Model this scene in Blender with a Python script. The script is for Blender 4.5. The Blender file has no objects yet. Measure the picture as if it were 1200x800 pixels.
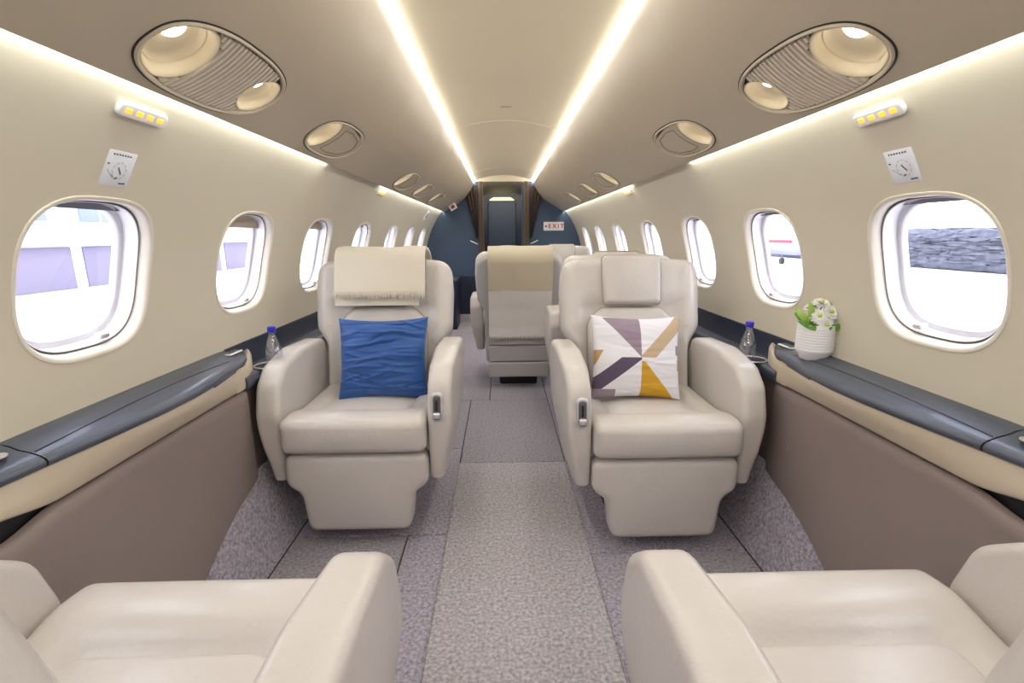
import bpy, math, random
from mathutils import Vector, Matrix
random.seed(7)
PI = math.pi
SC = bpy.context.scene
COL = SC.collection

# ---------------------------------------------------------------- camera
cd = bpy.data.cameras.new('camera'); cam = bpy.data.objects.new('camera', cd); COL.objects.link(cam)
cd.sensor_width = 36.0; cd.lens = 565.0 / 1200 * 36; cd.clip_start = 0.02; cd.clip_end = 300
_r = Vector((0.99972511, -0.02244944, -0.00676145)); _u = Vector((0.01141999, 0.21439639, 0.97667997)); _f = Vector((0.02047629, 0.97648872, -0.21459383))
cam.matrix_world = Matrix(((_r.x, _u.x, -_f.x, -0.0413), (_r.y, _u.y, -_f.y, 0.0), (_r.z, _u.z, -_f.z, 1.15), (0, 0, 0, 1)))
SC.camera = cam
SC.view_settings.view_transform = 'Standard'; SC.view_settings.look = 'None'
SC.view_settings.exposure = 0.44; SC.view_settings.gamma = 1.0; SC.view_settings.use_curve_mapping = False

# ---------------------------------------------------------------- world: bright overcast sky
w = bpy.data.worlds.new('overcast_sky'); SC.world = w; w.use_nodes = True
bg = w.node_tree.nodes['Background']; bg.inputs[0].default_value = (0.88, 0.90, 1.0, 1); bg.inputs[1].default_value = 5.2

# light levels of the cabin's own lamps
CEIL_LED = 18.0
COVE_LED = 5.5
LAMP = 6.0

# ---------------------------------------------------------------- materials
def lin(c):
    return tuple(((v / 255) / 12.92 if v / 255 <= 0.04045 else ((v / 255 + 0.055) / 1.055) ** 2.4) for v in c) + (1,)
def mat(name, rgb, rough=0.5, metal=0.0, bump=0.0, bscale=200, var=0.0, vscale=8, coat=0.0, emit=0.0, ecol=None, detail=3, spec=0.5, sheen=0.0, stretch=None):
    m = bpy.data.materials.new(name); m.use_nodes = True
    nt = m.node_tree; b = nt.nodes['Principled BSDF']
    c = lin(rgb)
    b.inputs['Base Color'].default_value = c; b.inputs['Roughness'].default_value = rough; b.inputs['Metallic'].default_value = metal
    b.inputs['Coat Weight'].default_value = coat; b.inputs['Specular IOR Level'].default_value = spec
    b.inputs['Sheen Weight'].default_value = sheen
    tc = nt.nodes.new('ShaderNodeTexCoord'); src = tc.outputs['Object']
    if stretch:
        mp = nt.nodes.new('ShaderNodeMapping'); mp.inputs['Scale'].default_value = stretch
        nt.links.new(src, mp.inputs['Vector']); src = mp.outputs['Vector']
    if var:
        n = nt.nodes.new('ShaderNodeTexNoise'); n.inputs['Scale'].default_value = vscale; n.inputs['Detail'].default_value = detail
        r = nt.nodes.new('ShaderNodeValToRGB')
        r.color_ramp.elements[0].position = .3; r.color_ramp.elements[1].position = .7
        r.color_ramp.elements[0].color = tuple(max(0, v * (1 - var)) for v in c[:3]) + (1,)
        r.color_ramp.elements[1].color = tuple(min(1, v * (1 + var)) for v in c[:3]) + (1,)
        nt.links.new(src, n.inputs['Vector']); nt.links.new(n.outputs['Fac'], r.inputs['Fac']); nt.links.new(r.outputs['Color'], b.inputs['Base Color'])
    if bump:
        n2 = nt.nodes.new('ShaderNodeTexNoise'); n2.inputs['Scale'].default_value = bscale; n2.inputs['Detail'].default_value = 4
        bp = nt.nodes.new('ShaderNodeBump'); bp.inputs['Strength'].default_value = bump; bp.inputs['Distance'].default_value = 0.01
        nt.links.new(src, n2.inputs['Vector']); nt.links.new(n2.outputs['Fac'], bp.inputs['Height']); nt.links.new(bp.outputs['Normal'], b.inputs['Normal'])
    if emit:
        b.inputs['Emission Color'].default_value = ecol or c; b.inputs['Emission Strength'].default_value = emit
    return m

M = dict(
    leather=mat('cream_leather', (205, 198, 192), .34, coat=.12, bump=.12, bscale=90, var=.03, vscale=5),
    leather_side=mat('greyish_leather', (178, 175, 172), .5, bump=.1, bscale=90, var=.03, vscale=5),
    wall=mat('cream_wall_vinyl', (206, 197, 178), .5, var=.015, vscale=3, bump=.03, bscale=400),
    valance=mat('taupe_cream_vinyl', (190, 177, 154), .42, var=.02, vscale=2, bump=.03, bscale=400),
    ceil=mat('ceiling_vinyl', (205, 192, 165), .5, var=.015, vscale=2),
    band=mat('cream_band_vinyl', (204, 190, 168), .45, bump=.03, bscale=300),
    taupe=mat('taupe_panel_leather', (138, 124, 120), .55, bump=.06, bscale=160, var=.03, vscale=3),
    ledge=mat('slate_ledge_lacquer', (84, 90, 104), .44, metal=.4, coat=.3, var=.18, vscale=6, stretch=(6, .6, 6), bump=.02, bscale=60),
    dark=mat('dark_rubber', (34, 34, 38), .5),
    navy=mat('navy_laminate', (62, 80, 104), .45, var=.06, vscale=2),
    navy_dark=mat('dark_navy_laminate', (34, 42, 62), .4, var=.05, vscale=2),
    piping=mat('leather_piping', (172, 160, 146), .6),
    carpet_side=mat('purple_grey_carpet', (170, 162, 175), .95, var=.48, vscale=90, bump=.9, bscale=150, sheen=.2, detail=4),
    carpet_runner=mat('beige_grey_carpet', (184, 177, 180), .95, var=.42, vscale=90, bump=.9, bscale=150, sheen=.2, detail=4),
    carpet_grey=mat('mid_grey_carpet', (164, 158, 166), .95, var=.42, vscale=90, bump=.9, bscale=150, sheen=.2, detail=4),
    carpet_lit_pale=mat('lit_pale_grey_carpet', (190, 186, 190), .95, var=.12, vscale=150, bump=.6, bscale=220),  # pale tone paints in the strong light on the far carpet
    seam=mat('carpet_binding', (70, 64, 68), .9),
    frame=mat('window_frame_plastic', (224, 216, 202), .35),
    reveal=mat('white_window_plastic', (224, 222, 224), .4),
    gasket=mat('window_gasket', (120, 116, 118), .5),
    shade=mat('tan_pleated_shade', (182, 168, 142), .7, bump=.3, bscale=6, stretch=(1, 1, 60)),
    shade_dark=mat('grey_pleated_shade', (120, 120, 124), .7),
    chrome=mat('satin_chrome', (225, 225, 228), .38, metal=.8),
    paint=mat('aircraft_paint', (150, 152, 172), .4),
    steel=mat('dark_steel', (120, 122, 128), .3, metal=.9),
    white=mat('white_plastic', (232, 232, 232), .4),
    grille=mat('grille_plastic', (214, 203, 184), .8, spec=.2),
    grille_gap=mat('grille_gap', (112, 100, 88), .9, spec=.1),
    rim=mat('lamp_rim_plastic', (196, 184, 162), .7, spec=.25),
    cup=mat('lamp_cup_plastic', (222, 208, 178), .3),
    paper=mat('white_card', (228, 230, 238), .6),
    ink=mat('black_ink', (50, 52, 60), .6),
    ink_light=mat('grey_ink', (150, 155, 170), .6),
    red=mat('red_ink', (190, 40, 50), .5),
    curtain=mat('taupe_curtain', (128, 108, 88), .9, bump=.2, bscale=100),
    curtain_dark=mat('brown_curtain', (74, 60, 52), .9, bump=.2, bscale=100),
    blue=mat('blue_satin', (16, 76, 148), .45, var=.12, vscale=14, bump=.25, bscale=30, sheen=.3, stretch=(1, 1, 3)),
    wool=mat('cream_wool', (226, 217, 200), .95, bump=.5, bscale=350, sheen=.3),
    wool_beige=mat('beige_wool', (205, 193, 168), .95, bump=.5, bscale=350, sheen=.3),
    wool_white=mat('pale_wool', (226, 220, 214), .95, bump=.5, bscale=350, sheen=.3),
    cap=mat('blue_cap', (38, 40, 190), .35),
    pot=mat('white_ceramic', (236, 234, 236), .45),
    soil=mat('potting_soil', (70, 56, 44), .95, var=.3, vscale=60),
    petal=mat('white_petal', (244, 244, 240), .6, spec=.3),
    disc=mat('yellow_green_disc', (196, 204, 60), .7),
    leaf=mat('green_leaf', (96, 150, 52), .45, var=.2, vscale=30),
    bud=mat('pale_green_bud', (160, 196, 84), .45, var=.1, vscale=30),
    tarmac=mat('pale_apron_concrete', (200, 200, 205), .9, var=.04, vscale=.3),
    facade=mat('pale_facade', (215, 216, 226), .8, var=.03, vscale=.5),
    shutter=mat('grey_shutter', (112, 106, 122), .7),
    glassy=mat('blue_grey_window', (104, 116, 140), .3),
    hedge=mat('hedge_green', (86, 90, 100), .9, var=.3, vscale=3),
    amber=mat('amber_symbol', (240, 150, 40), .5, emit=1.0, ecol=(1, .42, .06, 1)),
    ceil_led=mat('warm_led', (255, 250, 240), .5, emit=CEIL_LED, ecol=(1, .98, .93, 1)),
    cove_led=mat('cool_led', (255, 255, 250), .5, emit=COVE_LED, ecol=(.95, 1, .94, 1)),
    lamp=mat('reading_lamp_lens', (255, 250, 240), .5, emit=LAMP, ecol=(1, .95, .85, 1)),
    vest_fill=mat('vestibule_fill_glow', (255, 250, 240), .5, emit=170, ecol=(1, .95, .85, 1)),  # glow of the added vestibule fill
    door_glow=mat('door_head_lamp', (230, 215, 130), .5, emit=1.2, ecol=(1, .88, .42, 1)),
)
def glass_mat(name, tint, gl):
    m = bpy.data.materials.new(name); m.use_nodes = True; nt = m.node_tree; nt.nodes.clear()
    o = nt.nodes.new('ShaderNodeOutputMaterial'); mx = nt.nodes.new('ShaderNodeMixShader'); t = nt.nodes.new('ShaderNodeBsdfTransparent'); g = nt.nodes.new('ShaderNodeBsdfGlossy')
    t.inputs[0].default_value = tint; g.inputs['Roughness'].default_value = .05; mx.inputs[0].default_value = gl
    nt.links.new(t.outputs[0], mx.inputs[1]); nt.links.new(g.outputs[0], mx.inputs[2]); nt.links.new(mx.outputs[0], o.inputs[0])
    return m
M['pane'] = glass_mat('window_glass', (.95, .95, .98, 1), .05)
def clear_mat(name, rough, ior, col):
    m = bpy.data.materials.new(name); m.use_nodes = True; b = m.node_tree.nodes['Principled BSDF']
    b.inputs['Base Color'].default_value = col; b.inputs['Transmission Weight'].default_value = 1; b.inputs['Roughness'].default_value = rough; b.inputs['IOR'].default_value = ior
    return m
M['bottle'] = glass_mat('clear_plastic', (.92, .94, 1, 1), .24)

# ---------------------------------------------------------------- object helpers
def link(name, vs, fs, m, parent=None, smooth=True, loc=None):
    me = bpy.data.meshes.new(name); me.from_pydata([tuple(v) for v in vs], [], fs)
    me.validate(); me.update()
    if m: me.materials.append(M[m])
    if smooth:
        me.polygons.foreach_set('use_smooth', [True] * len(me.polygons))
        me.set_sharp_from_angle(angle=math.radians(48))
    o = bpy.data.objects.new(name, me); COL.objects.link(o)
    if parent: o.parent = parent
    if loc: o.location = loc
    return o
def tag(o, label=None, cat=None, group=None, kind=None):
    if label: o['label'] = label
    if cat: o['category'] = cat
    if group: o['group'] = group
    if kind: o['kind'] = kind
    return o
def empty(name, loc=(0, 0, 0), rz=0.0):
    o = bpy.data.objects.new(name, None); COL.objects.link(o); o.location = loc; o.rotation_euler = (0, 0, rz); o.empty_display_size = .05
    return o
def struct(o): o['kind'] = 'structure'; return o
def kids(o): return [c for c in COL.objects if c.parent == o]
def copy_tree(o, parent=None):
    c = o.copy(); COL.objects.link(c)
    if parent: c.parent = parent
    for ch in kids(o): copy_tree(ch, c)
    return c

def sm(a, b, x):
    t_ = max(0, min(1, (x - a) / (b - a))); return t_ * t_ * (3 - 2 * t_)
class MB:
    def __init__(s): s.v = []; s.f = []
    def add(s, vs, fs):
        n = len(s.v); s.v += [Vector(v) for v in vs]; s.f += [tuple(i + n for i in f) for f in fs]; return s
    def build(s, name, m, parent=None, smooth=True, loc=None): return link(name, s.v, s.f, m, parent, smooth, loc)
    def xf(s, fn): s.v = [Vector(fn(v)) for v in s.v]; return s

def rpoly(pts, seg=6):
    """closed outline with rounded corners: pts (x, y, radius)"""
    out = []; n = len(pts)
    for i in range(n):
        p = Vector(pts[i][:2]); a = Vector(pts[i - 1][:2]); b = Vector(pts[(i + 1) % n][:2]); r = pts[i][2]
        da = (a - p); db = (b - p); la, lb = da.length, db.length; da.normalize(); db.normalize()
        ang = max(1e-3, da.angle(db)); t = min(r / math.tan(ang / 2), la * .49, lb * .49)
        q0 = p + da * t; q1 = p + db * t
        if r <= 0 or ang > 3.1: out.append(p); continue
        for k in range(seg + 1):
            u = k / seg; out.append(q0 * (1 - u) ** 2 * 1.0 + p * 2 * u * (1 - u) + q1 * u * u)
    res = []
    for i, p in enumerate(out):
        q = out[(i + 1) % len(out)]; L = (q - p).length
        if L < 1e-5: continue
        k = max(1, int(L / .035))
        for j in range(k): res.append(p.lerp(q, j / k))
    return res
def area(o): return sum(o[i].x * o[(i + 1) % len(o)].y - o[(i + 1) % len(o)].x * o[i].y for i in range(len(o))) / 2
def inset(o, d):
    n = len(o); out = []
    for i in range(n):
        e1 = (o[i] - o[i - 1]).normalized(); e2 = (o[(i + 1) % n] - o[i]).normalized()
        n1 = Vector((-e1.y, e1.x)); n2 = Vector((-e2.y, e2.x)); nn = (n1 + n2)
        nn = nn.normalized() if nn.length > 1e-6 else n1
        out.append(o[i] + nn * d)
    return out
def slab(outline, t, r, dome=0.0, rings=(.9, .7, .45, .2), steps=5, back=True):
    """thick soft slab: outline in (x, z), thickness along y centred on 0; front is -y"""
    o = [Vector(p[:2]) for p in outline]
    if area(o) < 0: o.reverse()
    cen = sum(o, Vector((0, 0))) / len(o); N = len(o); L = []
    def cap(sign, D):
        ins = inset(o, r)
        seq = []
        bx = max(abs(p.x - cen.x) for p in ins); bz = max(abs(p.y - cen.y) for p in ins)
        for f in rings: seq.append(([cen + (p - cen) * f for p in ins], [sign * (t / 2 + D * (1 - f ** 6) * (1 - min(1, abs(p.x - cen.x) * f / bx) ** 2) * (1 - min(1, abs(p.y - cen.y) * f / bz) ** 2)) for p in ins]))
        return seq, sign * (t / 2 + D)
    c1, z1 = cap(-1, dome); c2, z2 = cap(1, dome if back else 0)
    seq = list(reversed(c1))
    for k in range(steps, -1, -1):
        a = k / steps * PI / 2; seq.append((inset(o, r * (1 - math.cos(a))), -(t / 2 - r + r * math.sin(a))))
    for k in range(0, steps + 1):
        a = k / steps * PI / 2; seq.append((inset(o, r * (1 - math.cos(a))), (t / 2 - r + r * math.sin(a))))
    seq += c2
    mb = MB(); vs = [(cen.x, z1, cen.y)]
    for ring, y in seq: vs += [(p.x, y[i] if isinstance(y, list) else y, p.y) for i, p in enumerate(ring)]
    vs.append((cen.x, z2, cen.y)); fs = []
    for i in range(N): fs.append((0, 1 + i, 1 + (i + 1) % N))
    for s in range(len(seq) - 1):
        a = 1 + s * N; b = a + N
        for i in range(N): j = (i + 1) % N; fs.append((a + i, b + i, b + j, a + j))
    a = 1 + (len(seq) - 1) * N; e = len(vs) - 1
    for i in range(N): fs.append((a + i, e, a + (i + 1) % N))
    return mb.add(vs, fs)
def rbox(x0, x1, y0, y1, z0, z1, r=.01, n=1, k=3):
    """box with rounded edges, n interior cells per axis"""
    c = Vector(((x0 + x1) / 2, (y0 + y1) / 2, (z0 + z1) / 2)); h = Vector((abs(x1 - x0) / 2, abs(y1 - y0) / 2, abs(z1 - z0) / 2)); r = min(r, min(h) * .999)
    def ax(H):
        I = H - r; a = [-I - r * math.tan(PI / 4 * (1 - j / k)) for j in range(k)] if r > 0 else []
        return a + [-I + 2 * I * j / n for j in range(n + 1)] + [-v for v in reversed(a)]
    A = [ax(v) for v in h]; mb = MB()
    for d in range(3):
        e, f = (d + 1) % 3, (d + 2) % 3
        for s in (-1, 1):
            vs = []
            for u in A[e]:
                for v in A[f]:
                    p = Vector((0, 0, 0)); p[d] = s * h[d]; p[e] = u; p[f] = v
                    q = Vector([max(-(h[i] - r), min(h[i] - r, p[i])) for i in range(3)]); dd = p - q
                    if r > 0: p = q + dd.normalized() * r
                    vs.append(c + p)
            nu, nv = len(A[e]), len(A[f]); fs = []
            for i in range(nu - 1):
                for j in range(nv - 1):
                    q4 = (i * nv + j, (i + 1) * nv + j, (i + 1) * nv + j + 1, i * nv + j + 1); fs.append(q4 if s > 0 else q4[::-1])
            mb.add(vs, fs)
    # weld
    key = {}; idx = []; nv = []
    for v in mb.v:
        kk = (round(v.x, 5), round(v.y, 5), round(v.z, 5))
        if kk not in key: key[kk] = len(nv); nv.append(v)
        idx.append(key[kk])
    mb.v = nv; mb.f = [tuple(idx[i] for i in f) for f in mb.f]
    return mb
def loft(rings, closed=True, cap0=False, cap1=False):
    n = len(rings[0]); vs = [p for r in rings for p in r]; fs = []
    for s in range(len(rings) - 1):
        for i in range(n if closed else n - 1):
            j = (i + 1) % n; fs.append((s * n + i, s * n + j, (s + 1) * n + j, (s + 1) * n + i))
    if cap0: fs.append(tuple(range(n - 1, -1, -1)))
    if cap1: fs.append(tuple((len(rings) - 1) * n + i for i in range(n)))
    return MB().add(vs, fs)
def lathe(prof, n=32, cap0=True, cap1=True, c=(0, 0, 0)):
    return loft([[(c[0] + r * math.cos(2 * PI * i / n), c[1] + r * math.sin(2 * PI * i / n), c[2] + z) for i in range(n)] for r, z in prof], True, cap0, cap1)
def tube(pts, r, n=8, closed=False):
    pts = [Vector(p) for p in pts]; rings = []; m = len(pts); prev = None
    for i, p in enumerate(pts):
        a = pts[i - 1] if (i or closed) else p; b = pts[(i + 1) % m] if (i < m - 1 or closed) else p
        t = (b - a).normalized(); u = prev - t * prev.dot(t) if prev else t.orthogonal()
        u.normalize(); prev = u; v = t.cross(u); rr = r[i] if isinstance(r, (list, tuple)) else r
        rings.append([p + u * rr * math.cos(2 * PI * k / n) + v * rr * math.sin(2 * PI * k / n) for k in range(n)])
    if closed: rings.append(rings[0])
    return loft(rings, True, not closed, not closed)
def quadstrip(prof, ys, fn=None):
    """profile list (x, z) swept through the y list -> open sheet"""
    return loft([[(p[0], y, p[1]) for p in prof] for y in ys], False)

# ---------------------------------------------------------------- cabin geometry
YB, YE = -2.3, 6.5            # cabin from behind the camera to the forward bulkhead
RC, HC = 1.04, 0.80           # wall arc radius and centre height
S0, S1 = math.asin((.715 - HC) / RC), math.asin((1.468 - HC) / RC)
def wall_pt(side, y, s, d=0.0): return Vector((side * (RC + d) * math.cos(s), y, HC + (RC + d) * math.sin(s)))
VAL = [(.385, 1.812), (.392, 1.786), (.408, 1.745), (.432, 1.703), (.467, 1.658), (.515, 1.612), (.58, 1.567), (.62, 1.544), (.675, 1.5125), (.735, 1.478), (.778, 1.4545)]
_vl = [0]
for a, b in zip(VAL, VAL[1:]): _vl.append(_vl[-1] + math.dist(a, b))
def val_pt(side, y, s):
    s = max(0, min(_vl[-1], s))
    for i in range(len(VAL) - 1):
        if s <= _vl[i + 1] + 1e-9:
            u = (s - _vl[i]) / (_vl[i + 1] - _vl[i]); break
    return Vector((side * (VAL[i][0] + (VAL[i + 1][0] - VAL[i][0]) * u), y, VAL[i][1] + (VAL[i + 1][1] - VAL[i][1]) * u))
def superell(a, b, n, N=72):
    out = []
    for i in range(N):
        t = 2 * PI * i / N; c, s = math.cos(t), math.sin(t)
        out.append((a * math.copysign(abs(c) ** (2 / n), c), b * math.copysign(abs(s) ** (2 / n), s)))
    return out
def holed_cell(mapf, yc, sc, hy, s0, s1, hole, rings=9):
    """sheet cell [yc-hy, yc+hy] x [s0, s1] with a hole outline (dy, ds) about (yc, sc)"""
    ring0 = []; ring1 = []; corners = [(hy, s1 - sc), (-hy, s1 - sc), (-hy, s0 - sc), (hy, s0 - sc)]
    pts = list(hole); outer = []
    for (dy, ds) in pts:
        k = min(hy / abs(dy) if abs(dy) > 1e-9 else 1e9, ((s1 - sc) / ds if ds > 1e-9 else ((s0 - sc) / ds if ds < -1e-9 else 1e9)))
        outer.append([dy * k, ds * k])
    for c in corners:      # snap the nearest ray to each corner
        j = min(range(len(outer)), key=lambda i: math.dist(outer[i], c)); outer[j] = list(c)
    R = []
    for q in range(rings + 1):
        u = q / rings
        R.append([mapf(yc + p[0] * (1 - u) + o[0] * u, sc + p[1] * (1 - u) + o[1] * u) for p, o in zip(pts, outer)])
    edge = sorted({round(sc + o[1], 6) for o in outer if abs(o[0] - hy) < 1e-6})
    return loft(R, True), edge
def flip(mb): mb.f = [f[::-1] for f in mb.f]; return mb

WIN_Y = [-1.62, -.92, -.22, .467, 1.166, 1.865, 2.57, 3.37, 4.26, 5.10, 5.90]
WC = .252; WA, WB = .190, .184     # centre angle, half length, half angle
WALL_HOLE = superell(WA, WB, 3.0)
for side, nm in ((-1, 'left'), (1, 'right')):
    mb = MB(); last = YB; edge = None
    for y in WIN_Y:
        hole = WALL_HOLE if y < 3 else [(p[0] * 1.06, p[1]) for p in WALL_HOLE]
        c, edge = holed_cell(lambda yy, ss: wall_pt(side, yy, ss), y, WC, .33, S0, S1, hole)
        mb.add(c.v, c.f)
        if y - .33 > last + 1e-4: p = loft([[wall_pt(side, yy, s) for s in edge] for yy in (last, y - .33)], False); mb.add(p.v, p.f)
        p = loft([[wall_pt(side, yy, S0 + (S1 - S0) * q / 40, .004) for q in range(41)] for yy in (y - .335 - max(0, y - .33 - last) - .02 if y > YB + .8 else YB, y - .31)], False); mb.add(p.v, p.f)  # backing sheet added behind the wall cells to block light at cracks
        last = y + .33
    p = loft([[wall_pt(side, yy, S0 + (S1 - S0) * q / 40, .004) for q in range(41)] for yy in (last - .02, YE)], False); mb.add(p.v, p.f)  # same added light-blocking sheet up to the bulkhead
    p = loft([[wall_pt(side, yy, s) for s in edge] for yy in (last, YE)], False); mb.add(p.v, p.f)
    e = wall_pt(side, 0, S0)
    p = loft([[(e.x, yy, e.z), (side * 1.04, yy, .6), (side * 1.02, yy, 0)] for yy in (YB, YE)], False); mb.add(p.v, p.f)
    struct(mb.build('wall_' + nm, 'wall'))

# windows
def offs(o, d):
    o2 = [Vector(p) for p in o]
    if area(o2) < 0: return [tuple(p) for p in inset(o2, -d)]
    return [tuple(p) for p in inset(o2, d)]
n_win = 0
for side in (-1, 1):
    for wi, y in enumerate(WIN_Y):
        n_win += 1; k = 1 if y < 3 else 1.06
        def ring(ins, d):
            pts = superell((WA * k - ins), (WB - ins / RC), 3.0)
            return [wall_pt(side, y + a, WC + b, d) for a, b in pts]
        rf = loft([ring(-.004, .0), ring(-.003, -.0025), ring(.0, -.003), ring(.005, -.0015), ring(.008, .003), ring(.011, .008), ring(.013, .016), ring(.0145, .022)], True)
        o = rf.build('window_%d' % n_win, 'frame'); struct(o)
        loft([ring(.0145, .022), ring(.016, .025), ring(.0175, .025), ring(.019, .021)], True).build('gasket', 'gasket', o)
        loft([ring(.019, .021), ring(.021, .022), ring(.023, .042), ring(.025, .058), ring(.034, .060)], True).build('reveal', 'reveal', o)
        loft([ring(.034, .060), ring(.037, .057), ring(.040, .059), ring(.043, .072)], True).build('pane_bezel', 'reveal', o)
        r = ring(.040, .070); MB().add(r, [tuple(range(len(r)))]).build('pane', 'pane', o, smooth=False)
        r2 = ring(.022, .034); MB().add(r2, [tuple(range(len(r2)))]).build('inner_pane', 'pane', o, smooth=False)
        # pulled-up shade peeking out at the top of the opening
        drop = {5: .045, 6: .042}.get(wi, .014) if side < 0 else .010
        prof = [(a, b) for a, b in superell(WA * k - .03, WB - .028, 3.0) if b > (WB - .028) * .25]
        lim = WB - .028 - drop
        pts = [(a, max(b, lim)) for a, b in prof if b > lim - .03]
        top = [wall_pt(side, y + a, WC + b, .044) for a, b in pts]; low = [wall_pt(side, y + a, WC + min(b, lim), .044) for a, b in pts]
        top2 = [wall_pt(side, y + a, WC + b, .052) for a, b in pts]; low2 = [wall_pt(side, y + a, WC + min(b, lim), .052) for a, b in pts]
        loft([top, low, low2, top2, top], False).build('shade', 'shade' if (side < 0 and wi in (5, 6)) else 'shade_dark', o)
        c = wall_pt(side, y + .055, WC - WB + .036, .022)
        lt = rbox(-.012, .012, -.014, .014, -.008, .008, .006); lt.xf(lambda v: v + c); lt.build('latch', 'chrome', o)

# valances (overhead service panels) with holes for the lamp units
FIX = [(1.225, 'unit'), (2.01, 'lamp'), (3.45, 'lamp'), (4.15, 'lamp'), (4.97, 'lamp')]
FC = _vl[8] ; FA = {'unit': .100, 'lamp': .090}; FB = {'unit': .236, 'lamp': .222}; FN = 2.5
for side, nm in ((-1, 1), (1, 2)):
    mb = MB(); last = YB; mf = lambda yy, ss: val_pt(side, yy, ss)
    for y, kind in FIX:
        c, edge = holed_cell(mf, y, FC, .30, 0, _vl[-1], superell(FB[kind] - .006, FA[kind] - .006, FN, 96), 10)
        mb.add(c.v, c.f)
        p = loft([[mf(yy, s) for s in edge] for yy in (last, y - .30)], False); mb.add(p.v, p.f); last = y + .30
    p = loft([[mf(yy, s) for s in edge] for yy in (last, YE)], False); mb.add(p.v, p.f)
    p = loft([[(side * (x + .004), yy, z + .003) for x, z in VAL[:7]] for yy in (YB, YE)], False); mb.add(p.v, p.f)  # unseen backing sheet added to block LED light through valance cracks
    # hidden return above the valance up to the light slot
    p = loft([[(side * .385, yy, 1.812), (side * .40, yy, 1.83), (side * .40, yy, 1.87)] for yy in (YB, YE)], False); mb.add(p.v, p.f)
    struct(mb.build('trim_%d' % nm, 'valance'))

struct(loft([[(x, y, z) for x, z in ((-.80, 1.470), (-.87, 1.50), (-.82, 1.68), (-.62, 1.87), (-.42, 1.98), (0, 2.02), (.42, 1.98), (.62, 1.87), (.82, 1.68), (.87, 1.50), (.80, 1.470))] for y in (YB, YE + 2)], False).build('trim_3', 'dark'))  # unseen dark outer skin added to stop sky light leaking past the valances
# ceiling: five arched panels, each slightly stepped
root = empty('ceiling'); struct(root)
def arch(x): return 1.846 + .062 * (1 - (x / .36) ** 2)
segs = [YB, 2.64, 3.5, 4.0, 5.8, YE]
for i, (a, b) in enumerate(zip(segs, segs[1:])):
    dz = (0, .002)[i % 2]
    rows = []
    for y, e in ((a, .003), (a + .002, 0), (b - .002, 0), (b, .003)):
        rows.append([(x, y, arch(x) + dz + e) for x in [-.385 + .77 * j / 24 for j in range(25)]])
    loft(rows, False).build('ceiling_panel', 'ceil', root)
MB().add([(-.42, YB, 1.95), (.42, YB, 1.95), (.42, YE + 2, 1.95), (-.42, YE + 2, 1.95)], [(0, 1, 2, 3)]).build('backing_panel', 'dark', root, False)

# ceiling light strips and cove strips
for side in (-1, 1):
    o = None
    for i, (a, b) in enumerate(zip(segs, segs[1:])):
        mb = loft([[(side * .384, y, 1.815), (side * .372, y, 1.823), (side * .364, y, 1.836), (side * .360, y, 1.847)] for y in (a, b)], False)
        if o is None:
            o = empty('ceiling_light_strip', (0, 0, 0)); tag(o, 'long warm white light line along the %s edge of the arched ceiling' % ('left' if side < 0 else 'right'), 'light')
        mb.build('diffuser', 'ceil_led', o)
    o = empty('cove_light_strip', (0, 0, 0)); tag(o, 'bright white light line in the slot above the %s windows' % ('left' if side < 0 else 'right'), 'light')
    top = wall_pt(side, 0, S1)
    for a, b, on in ((YB, 2.25, 1), (2.25, 3.2, 0), (3.2, YE, 1)):
        mb = loft([[(side * .778, y, 1.4545), (side * .783, y, 1.478), (side * .790, y, 1.484), (top.x, y, top.z)] for y in (a, b)], False)
        mb.build('diffuser' if on else 'blanking_strip', 'cove_led' if on else 'valance', o)

# floor
fl = empty('floor'); struct(fl)
MB().add([(-1.05, YB, -.012), (1.05, YB, -.012), (1.05, YE + 2, -.012), (-1.05, YE + 2, -.012)], [(0, 1, 2, 3)]).build('sub_floor', 'seam', fl, False)
def cpt(x0, x1, y0, y1, m='carpet_side', g=.0025, z=0):
    rbox(x0 + g, x1 - g, y0 + g, y1 - g, -.012, z, .004, k=2).build('carpet_panel', m, fl)
cpt(-.268, .280, YB, 2.315, 'carpet_runner')
cpt(-.268, .280, 2.315, 3.29, 'carpet_grey')
cpt(-.134, .280, 3.29, 5.85, 'carpet_grey')
cpt(-.86, -.134, 3.29, 3.91, 'carpet_grey')
cpt(-.86, -.134, 3.91, 5.85, 'carpet_side')
cpt(-.86, .86, 5.85, YE, 'carpet_lit_pale')  # carpet under strong light, its brightness put into a paler colour
cpt(-.30, .30, YE, 8.3, 'carpet_lit_pale')
cpt(-.44, -.268, 2.49, 3.29, 'carpet_grey'); cpt(-.86, -.44, 2.49, 3.29, 'carpet_side')
cpt(.280, .86, 2.315, 5.85, 'carpet_side')
cpt(-.86, -.268, 1.70, 2.49, 'carpet_side'); cpt(-.42, -.268, -.5, 1.70, 'carpet_side'); cpt(-.86, -.42, 1.10, 1.70, 'carpet_grey'); cpt(-.86, -.42, -.5, 1.10, 'carpet_side')
cpt(.280, .86, 1.57, 2.315, 'carpet_side'); cpt(.280, .45, -.5, 1.57, 'carpet_side'); cpt(.45, .86, 1.0, 1.57, 'carpet_grey'); cpt(.45, .86, -.5, 1.0, 'carpet_side')
cpt(-.86, -.268, YB, -.5); cpt(.280, .86, YB, -.5)
for s in (-1, 1):   # stitched binding cords along the runner
    x = -.268 if s < 0 else .280
    tube([(x, YB, .001), (x, 2.31, .001)], .0035, 6).build('binding_cord', 'carpet_grey', fl)
    # carpet running up the sidewall foot
    loft([[(s * .863, y, -.002), (s * .868, y, .004), (s * .90, y, .10), (s * .945, y, .24), (s * .965, y, .30)] for y in (YB, -1, 0, 1, 2, 3, 4, 5, YE)], False).build('carpet_upstand', 'carpet_side', fl)

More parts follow.
